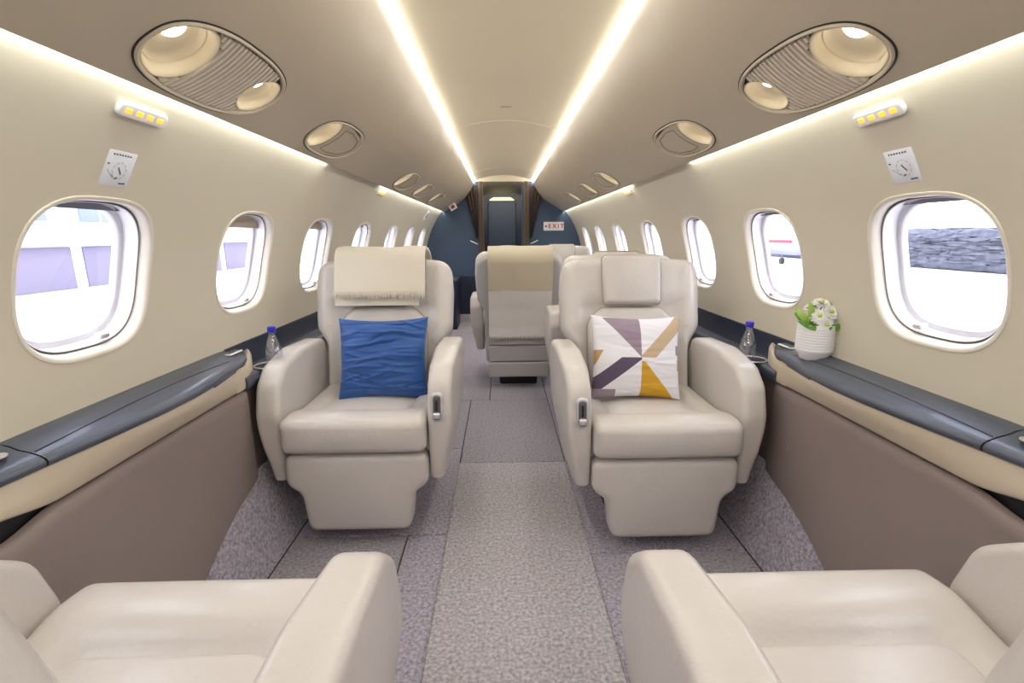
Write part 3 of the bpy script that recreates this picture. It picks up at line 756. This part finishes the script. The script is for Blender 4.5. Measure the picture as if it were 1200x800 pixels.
CL, CR = -.585, .540
seat_l = make_seat('cream leather seat facing us with a blue cushion and folded cream throw')
seat_l.location = (CL, 1.625, 0)
def copy_seat(label, x, y, rz=0.0):
    o = copy_tree(seat_l); o['label'] = label; o.location = (x, y, 0); o.rotation_euler = (0, 0, rz); return o
near_l = copy_seat('near cream leather seat seen from above at the bottom left corner', -.588, .835, PI)
near_r = copy_seat('near cream leather seat seen from above at the bottom right corner', .528, .825, PI)
mid = copy_seat('grey-backed seat seen from behind in the aisle with a two-tone throw over it', .085, 4.21, PI)
back_r = copy_seat('cream seat turned away just behind the seat with the patterned cushion', .610, 3.40, PI)
far_r = copy_seat('farthest cream leather seat facing us before the EXIT bulkhead', .575, 4.35)
seat_r = copy_seat('cream leather seat facing us with a geometric patterned cushion', CR, 1.545)
add_control(seat_l, 1); add_control(seat_r, -1)
for o in (near_l, near_r):
    o.scale = (1.0, 1, 1)
    for c in kids(o):
        if c.name.startswith('armrest'): c.location = (0, .01, -.022)

# ---------------------------------------------------------------- cushions
def cushion_mesh(W, H, T, n=26, wr=0.004, seed=1, power=.55, folds=0, famp=.006):
    rnd = random.Random(seed); ph = [(rnd.uniform(0, 6), rnd.uniform(-.6, .6), rnd.uniform(18, 50), rnd.uniform(.3, 1)) for _ in range(7)]
    vs = []; fs = []; N = n + 1
    FL = [(rnd.uniform(-W * .4, W * .4), rnd.uniform(-H * .42, H * .42), rnd.gauss(0, .16), rnd.uniform(.05, .14), rnd.uniform(.004, .008), rnd.choice((-1, 1, 1)) * rnd.uniform(.5, 1), rnd.uniform(-2, 2)) for _ in range(folds)]
    def fold(x, z):
        d = 0
        for fx, fz, an, L, wd, am, cv in FL:
            dx, dz = x - fx, z - fz; a_ = dx * math.cos(an) + dz * math.sin(an); b_ = -dx * math.sin(an) + dz * math.cos(an) - cv * a_ * a_
            if abs(b_) < wd * 3 and abs(a_) < L * 2: d += am * math.exp(-(b_ / wd) ** 2) * math.exp(-(a_ / L) ** 2 * 1.4)
        return d
    def P(i, j, sd):
        u = -1 + 2 * i / n; v = -1 + 2 * j / n
        x = u * W / 2 * (1 - .07 * (1 - v * v) * abs(u) ** 1.0 * 1) ; z = v * H / 2 * (1 - .09 * (1 - u * u) * abs(v))
        e = max(0, (1 - u ** 2)) ** power * max(0, (1 - v ** 2)) ** power
        d = T / 2 * e
        if sd < 0: d += wr * e ** .5 * sum(a * math.sin(p + f * (z + x * k)) for p, k, f, a in ph)
        if sd < 0 and FL: d += famp * min(1, e * 3) * fold(x, z)
        return (x, sd * d, z)
    for sd in (-1, 1):
        b = len(vs)
        for i in range(N):
            for j in range(N): vs.append(P(i, j, sd))
        for i in range(n):
            for j in range(n):
                q = (b + i * N + j, b + (i + 1) * N + j, b + (i + 1) * N + j + 1, b + i * N + j + 1); fs.append(q if sd < 0 else q[::-1])
    key = {}; idx = []; nv = []
    for k, v in enumerate(vs):
        kk = (round(v[0], 5), round(v[1], 5), round(v[2], 5))
        if kk not in key: key[kk] = len(nv); nv.append(v)
        idx.append(key[kk])
    fs = [tuple(idx[i] for i in f) for f in fs]; fs = [f for f in fs if len(set(f)) == 4]
    return MB().add(nv, fs)
def pos_cushion(o, x, y, z, tilt, ry=0): o.location = (x, y, z); o.rotation_euler = (-tilt, ry, 0)
o = cushion_mesh(.385, .355, .13, 110, .0035, 3, .42, 46, .0065).build('cushion', 'blue'); tag(o, 'crumpled royal blue square cushion leaning on the left seat', 'cushion')
pos_cushion(o, CL + .034, 1.625 + .395, .470 + .168, math.radians(16), math.radians(-.5))

# patterned cushion: material by position
def pattern_mat():
    m = bpy.data.materials.new('geometric_print'); m.use_nodes = True; nt = m.node_tree; b = nt.nodes['Principled BSDF']; b.inputs['Roughness'].default_value = .8
    tc = nt.nodes.new('ShaderNodeTexCoord'); sp = nt.nodes.new('ShaderNodeSeparateXYZ'); nt.links.new(tc.outputs['Object'], sp.inputs[0])
    def mt(op, a, b_=None):
        n = nt.nodes.new('ShaderNodeMath'); n.operation = op
        for i, v in enumerate((a, b_)):
            if v is None: continue
            if isinstance(v, (int, float)): n.inputs[i].default_value = v
            else: nt.links.new(v, n.inputs[i])
        return n.outputs[0]
    x, z = sp.outputs['X'], sp.outputs['Z']
    x = mt('SUBTRACT', x, .008); z = mt('SUBTRACT', z, -.002)
    def half(a, b_, c):     # a*x + b*z > c
        return mt('GREATER_THAN', mt('ADD', mt('MULTIPLY', x, a), mt('MULTIPLY', z, b_)), c)
    def AND(*h):
        r = h[0]
        for q in h[1:]: r = mt('MULTIPLY', r, q)
        return r
    col = None
    base = (232, 230, 236)
    regs = [
        (AND(half(1, .92, 0.0), half(-1, 0, 0.0), half(0, -1, -.165), half(0, 1, .0)), (150, 132, 148)),          # upper mauve wedge left of the axis
        (AND(half(-1.0, .95, -.06), half(1.0, -.95, -.008), half(1, 0, .0), half(0, 1, 0)), (196, 172, 140)),    # tan band up right
        (AND(half(-.78, 1, -.008), half(.78, -1, -.062), half(-1, 0, 0), half(0, -1, 0)), (92, 78, 100)),        # plum band down left
        (AND(half(1, 0, 0), half(-1, -.85, 0), half(0, -1, .015)), (206, 158, 42)),                             # mustard wedge lower right
        (AND(half(-1, .5, .165), half(0, -1, -.03), half(0, 1, -.04)), (184, 150, 104)),
        (AND(half(1, 0, .155), half(0, -1, .01), half(0, 1, -.055)), (206, 170, 70)),
        (AND(half(1, 0, .150), half(0, 1, .01), half(0, -1, -.05)), (150, 140, 156)),
        (AND(half(-1, 0, .10), half(0, -1, .13)), (150, 136, 150)),
    ]
    prev = None
    for msk, c in regs:
        mx = nt.nodes.new('ShaderNodeMix'); mx.data_type = 'RGBA'
        nt.links.new(msk, mx.inputs[0])
        if prev is None: mx.inputs[6].default_value = lin(base)
        else: nt.links.new(prev, mx.inputs[6])
        mx.inputs[7].default_value = lin(c); prev = mx.outputs[2]
    nt.links.new(prev, b.inputs['Base Color'])
    return m
M['pattern'] = pattern_mat()
o = cushion_mesh(.375, .352, .13, 90, .0018, 11, .42, 22, .0030).build('cushion', 'pattern'); tag(o, 'white cushion printed with mauve, plum, tan and mustard wedges on the right seat', 'cushion')
pos_cushion(o, CR - .026, 1.545 + .395, .470 + .180, math.radians(16), math.radians(1.5))

# ---------------------------------------------------------------- throws
def cloth(path, x0, x1, n=30, wob=.003, seed=1, th=.006, skew=None):
    """sheet following a (y, z) path, spanning x0..x1"""
    rnd = random.Random(seed); ph = [rnd.uniform(0, 6) for _ in range(4)]
    pts = []; P_ = [Vector(p) for p in path]
    for a, b in zip(P_, P_[1:]):
        k = max(1, int((b - a).length / .02))
        for i in range(k): pts.append(a.lerp(b, i / k))
    pts.append(P_[-1]); rows = []
    for i, p in enumerate(pts):
        q = pts[min(i + 1, len(pts) - 1)] - pts[max(i - 1, 0)]; nn = Vector((-q.y, q.x)).normalized(); row = []; u = i / len(pts)
        for j in range(n + 1):
            v = j / n; x = x0 + (x1 - x0) * v + (skew(u, v) if skew else 0)
            d = wob * (math.sin(ph[0] + 9 * v + 3 * u) + .6 * math.sin(ph[1] + 17 * v - 5 * u))
            row.append((x, p.x + nn.x * d, p.y + nn.y * d, nn))
        rows.append(row)
    f = [[(a[0], a[1], a[2]) for a in r] for r in rows]; b = [[(a[0], a[1] + a[3].x * th, a[2] + a[3].y * th) for a in r] for r in rows]
    # closed section: front row + back row reversed
    return loft([r1 + r2[::-1] for r1, r2 in zip(f, b)], True, True, True)
def fringe(x0, x1, y, z, L, n, seed, parent, m, dy=0):
    rnd = random.Random(seed); mb = MB()
    for i in range(n):
        x = x0 + (x1 - x0) * (i + .5) / n; a = rnd.uniform(-.003, .003); l = L * rnd.uniform(.7, 1.1)
        tb = tube([(x, y, z + .004), (x + a, y + dy - .003, z - l * .4), (x + a * 1.5, y + dy, z - l)], [.0022, .0030, .0016], 5); mb.add(tb.v, tb.f)
    o = mb.build('fringe', m, parent); o['kind'] = 'stuff'; return o
# folded throw on the left seat's head; path in seat-local (y, z)
def L_(x, d, z): p = lean(Vector((x, d, z))); return (p.y, p.z)
th = empty('throw_blanket', (CL, 1.625, 0)); tag(th, 'folded cream wool throw with frayed edge over the left headrest', 'blanket')
back = [L_(0, .125, 0.920), L_(0, .125, 1.010), L_(0, .105, 1.065), L_(0, .06, 1.092), L_(0, 0, 1.100), L_(0, -.06, 1.095), L_(0, -.092, 1.078), L_(0, -.106, 1.050), L_(0, -.110, 0.970), L_(0, -.108, 0.880), L_(0, -.106, 0.832)]
cloth(back, -.205, .170, 30, .002, 4, .010).build('under_layer', 'wool', th)
back2 = [L_(0, .138, 0.970), L_(0, .138, 1.020), L_(0, .118, 1.075), L_(0, .065, 1.104), L_(0, 0, 1.113), L_(0, -.065, 1.108), L_(0, -.104, 1.088), L_(0, -.119, 1.055), L_(0, -.124, 0.970), L_(0, -.124, 0.900), L_(0, -.122, 0.875)]
cloth(back2, -.203, .200, 30, .0022, 8, .011).build('top_layer', 'wool', th)
q = lean(Vector((0, -.131, .877))); fringe(-.203, .200, q.y - .003, q.z + .012, .030, 80, 5, th, 'wool')
# two-tone throw down the back of the aisle seat
th = empty('throw_blanket', (.085, 4.21, 0)); tag(th, 'two-tone beige and pale throw hanging down the back of the aisle seat', 'blanket')
def Lr(d, z): p = lean(Vector((0, d, z))); return (-p.y, p.z)
top_path = [Lr(-.07, 0.950), Lr(-.08, 1.030), Lr(-.06, 1.082), Lr(0, 1.092), Lr(.06, 1.085), Lr(.10, 1.060), Lr(.118, 1.020), Lr(.118, 0.920), Lr(.117, 0.800)]
mid_path = [Lr(.117, 0.800), Lr(.115, 0.650), Lr(.13, 0.520), Lr(.150, 0.455)]
sk = lambda u, v: -.010 * u * (1 - v) + .004 * u
cloth(top_path, -.222, .240, 30, .002, 4, .007, None).build('beige_half', 'wool_beige', th)
cloth(mid_path, -.222, .240, 30, .002, 4, .007, None).build('pale_half', 'wool_white', th)
q = mid_path[-1]; fringe(-.222, .240, q[0] - .003, q[1], .022, 70, 9, th, 'wool_white')

# ---------------------------------------------------------------- bottles and flower pot
def bottle(x, y, z, label):
    t = empty('water_bottle', (x, y, z)); t.scale = (.95, .95, .90); tag(t, label, 'bottle', None)
    pr = [(.0, .002), (.024, .0), (.031, .004), (.033, .012), (.0335, .045), (.032, .065), (.027, .085), (.020, .108), (.014, .125), (.0125, .138), (.0145, .141), (.0145, .144), (.0125, .146), (.0125, .152)]
    b = lathe(pr, 28, False, True).build('bottle_body', 'bottle', t)
    lathe([(.0146, .141), (.016, .143), (.016, .162), (.014, .165), (.0, .165)], 24, False, False).build('cap', 'cap', t)
    return t
bottle(-.925, 1.835, .6675, 'clear plastic water bottle with blue cap in the left shelf cup holder')
bottle(.928, 1.835, .6675, 'clear plastic water bottle with blue cap in the right shelf cup holder')

pt = empty('flower_pot', (1.000, 1.545, .7385)); tag(pt, 'white ribbed ceramic pot of white chrysanthemums on the right ledge', 'plant')
pr = [(.0, .0), (.036, .0), (.040, .003), (.046, .018), (.055, .030)]
for k in range(9): z = .034 + .009 * k; pr += [(.0565, z), (.0575, z + .003), (.0565, z + .006), (.0558, z + .0075)]
pr += [(.057, .120), (.0565, .122), (.053, .121), (.052, .112)]
lathe(pr, 44, False, False).build('pot', 'pot', pt)
lathe([(.052, .108), (.03, .111), (0, .112)], 24, False, False).build('soil', 'soil', pt)
rnd = random.Random(5)
def flower(c, d, R_):
    d = Vector(d).normalized(); q = d.to_track_quat('Z', 'Y'); mb = MB()
    for ring_, (n, r, el) in enumerate(((17, R_, .15), (16, R_ * .9, .45), (14, R_ * .72, .75), (9, R_ * .42, 1.1))):
        for k in range(n):
            a = 2 * PI * k / n + ring_ * .3 + rnd.uniform(-.08, .08); rr = r * rnd.uniform(.9, 1.08); w_ = .0042
            def Q(s_, o_, z_): return Vector(c) + q @ Vector((s_ * math.cos(a) - o_ * math.sin(a), s_ * math.sin(a) + o_ * math.cos(a), z_))
            h = lambda s_: s_ * math.sin(el) - .25 * s_ * s_ / rr
            pts = [(.003, .0015), (rr * .35, w_ * .9), (rr * .75, w_), (rr * .95, w_ * .7), (rr, .001)]
            vs = []
            for s_, wd in pts: vs += [Q(s_ * math.cos(el), -wd, h(s_)), Q(s_ * math.cos(el), 0, h(s_) - .001), Q(s_ * math.cos(el), wd, h(s_))]
            fs = []
            for i in range(4): fs += [(3 * i, 3 * i + 1, 3 * i + 4, 3 * i + 3), (3 * i + 1, 3 * i + 2, 3 * i + 5, 3 * i + 4)]
            mb.add(vs, fs)
    fl_ = mb.build('flower_head', 'petal', pt)
    ds = lathe([(.0, -.002), (.0055, .0), (.0055, .004), (.003, .007), (0, .008)], 12, False, False); ds.xf(lambda v: Vector(c) + q @ (Vector(v) + Vector((0, 0, .006)))); ds.build('flower_centre', 'disc', fl_)
for c, d, R_ in (((-.018, -.030, .150), (-.2, -.9, .5), .030), ((.020, -.028, .162), (.1, -.9, .55), .031), ((.004, -.002, .188), (0, -.45, .9), .030), ((.038, -.004, .172), (.6, -.5, .6), .028), ((.040, -.030, .140), (.5, -.9, .3), .026), ((-.012, .020, .175), (-.3, .1, 1), .028), ((.025, .025, .178), (.3, .4, 1), .028), ((-.002, -.046, .126), (0, -1, .1), .022)):
    flower(c, d, R_)
    tb = tube([(0, 0, .108), (c[0] * .7, c[1] * .7, .108 + (c[2] - .108) * .6), c], .0018, 5); tb.build('stem', 'leaf', pt)
def leaf(base, tip, w_, m, curl=.01, nm='leaf'):
    base, tip = Vector(base), Vector(tip); d = tip - base; sd = d.cross(Vector((0, -1, 0.15))).normalized(); up = sd.cross(d).normalized(); vs = []; fs = []; n = 8
    for i in range(n + 1):
        u = i / n; c = base + d * u + up * curl * math.sin(u * PI); ww = w_ * math.sin(PI * min(1, u * .92 + .06)) ** .8
        vs += [c - sd * ww, c - up * .002, c + sd * ww, c + up * .0012]
    for i in range(n):
        a = 4 * i; fs += [(a, a + 1, a + 5, a + 4), (a + 1, a + 2, a + 6, a + 5), (a + 2, a + 3, a + 7, a + 6), (a + 3, a, a + 4, a + 7)]
    MB().add(vs, fs).build(nm, m, pt)
leaf((-.03, -.01, .105), (-.048, -.02, .200), .013, 'bud', nm='bud'); leaf((-.035, -.01, .11), (-.090, -.015, .178), .012, 'bud', nm='bud')
for bs, tp, w_ in (((-.03, -.02, .11), (-.085, -.03, .135), .010), ((-.02, -.03, .11), (-.065, -.05, .118), .009), ((.02, -.03, .11), (.05, -.055, .125), .012), ((.03, -.02, .11), (.068, -.03, .130), .010), ((.0, -.03, .11), (.012, -.06, .118), .010), ((.02, .02, .11), (.05, .05, .15), .012), ((-.02, .02, .11), (-.05, .05, .15), .012)):
    leaf(bs, tp, w_, 'leaf')

# ---------------------------------------------------------------- rear end of the cabin (behind the viewpoint)
rw = empty('wall_rear', (0, YB, 0)); struct(rw)
MB().add([(-1.06, 0, 0), (1.06, 0, 0), (1.06, 0, 1.95), (-1.06, 0, 1.95)], [(0, 1, 2, 3)]).build('panel', 'wall', rw, False)

# ---------------------------------------------------------------- outside: apron, buildings, hedge, parked aircraft
ap = MB().add([(-140, -60, -1.25), (140, -60, -1.25), (140, 160, -1.25), (-140, 160, -1.25)], [(0, 1, 2, 3)]).build('apron', 'tarmac', None, False); struct(ap)
hb = empty('hangar_office', (-21, 20, -1.25)); tag(hb, 'pale two storey building with shuttered bays seen through the left windows', 'building')
rbox(-6, 0, -19, 22, 0, 7.5, .05).build('facade', 'facade', hb)
for k in range(9):
    y0 = -16 + k * 4.2
    rbox(-.1, .08, y0, y0 + 3.5, 0, 2.0, .03).build('shutter', 'shutter', hb)
    f = rbox(-.1, .06, y0 + .2, y0 + 2.6, 3.2, 4.3, .03).build('window', 'glassy', hb)
    rbox(.05, .10, y0 + 1.35, y0 + 1.45, 3.2, 4.3, .01).build('mullion', 'facade', f)
rbox(-.1, .5, -19, 22, 2.1, 2.4, .05).build('canopy', 'facade', hb)
hd = empty('hedge', (30, 34, -1.25)); tag(hd, 'low dark hedge beyond the apron seen through the right windows', 'hedge')
mb = rbox(-1, 1, -18, 20, 0, 2.6, .5, n=46, k=3); rnd2 = random.Random(3); mb.xf(lambda v: v + Vector((rnd2.uniform(-.1, .1), rnd2.uniform(-.1, .1), rnd2.uniform(-.12, .12)))); mb.build('foliage', 'hedge', hd)
ac = empty('parked_aircraft', (21.5, 38.5, -1.25)); tag(ac, 'white parked aircraft on the apron beyond the right windows', 'aircraft')
rings_ = []
for y, r, z in ((-7, .05, 1.9), (-6.4, .4, 1.85), (-5.2, .75, 1.8), (-3, .95, 1.8), (3, .95, 1.8), (5.5, .6, 2.0), (7.5, .2, 2.3)):
    rings_.append([(r * math.cos(2 * PI * i / 24), y, z + r * math.sin(2 * PI * i / 24)) for i in range(24)])
loft(rings_, True, True, True).build('fuselage', 'paint', ac)
rbox(-1.02, -.93, -4, 4.5, 1.75, 1.95, .02).build('cheat_line', 'red', ac)
slab(rpoly([(5.2, 2.6, .1), (7.8, 2.4, .1), (8.3, 4.9, .1), (7.2, 4.9, .1)]), .15, .05).xf(lambda v: Vector((v.y, v.x, v.z))).build('tail_fin', 'white', ac)
for s in (-1, 1):
    rbox(.3, 6, -.8, .6, 1.35, 1.5, .06).xf(lambda v: Vector((s * v.x, v.y + abs(v.x) * .3, v.z + abs(v.x) * .06))).build('wing', 'white', ac)
for x, y in ((0, -5), (1.2, .6), (-1.2, .6)):
    tube([(x, y, 1.4), (x, y, .25)], .06, 8).build('strut', 'steel', ac); lathe([(.0, -.1), (.25, -.1), (.25, .1), (0, .1)], 16, False, False).xf(lambda v: Vector((v.z + x, v.x + y, v.y + .25))).build('wheel', 'dark', ac)

# groups of repeats
for o in COL.objects:
    if o.parent or 'label' not in o: continue
    g = {'cabin_seat': 'cream leather cabin seats', 'water_bottle': 'water bottles with blue caps', 'instruction_card': 'instruction cards above the nearest windows', 'warning_light': 'amber warning lights on the walls',
         'side_ledge': 'side ledges below the windows', 'curtain': 'curtains at the far doorway', 'curtain_hook': 'curtain hooks on the bulkhead', 'ceiling_light_strip': 'light lines along the ceiling', 'cove_light_strip': 'light lines above the windows'}.get(o.name.split('.')[0])
    if g: o['group'] = g
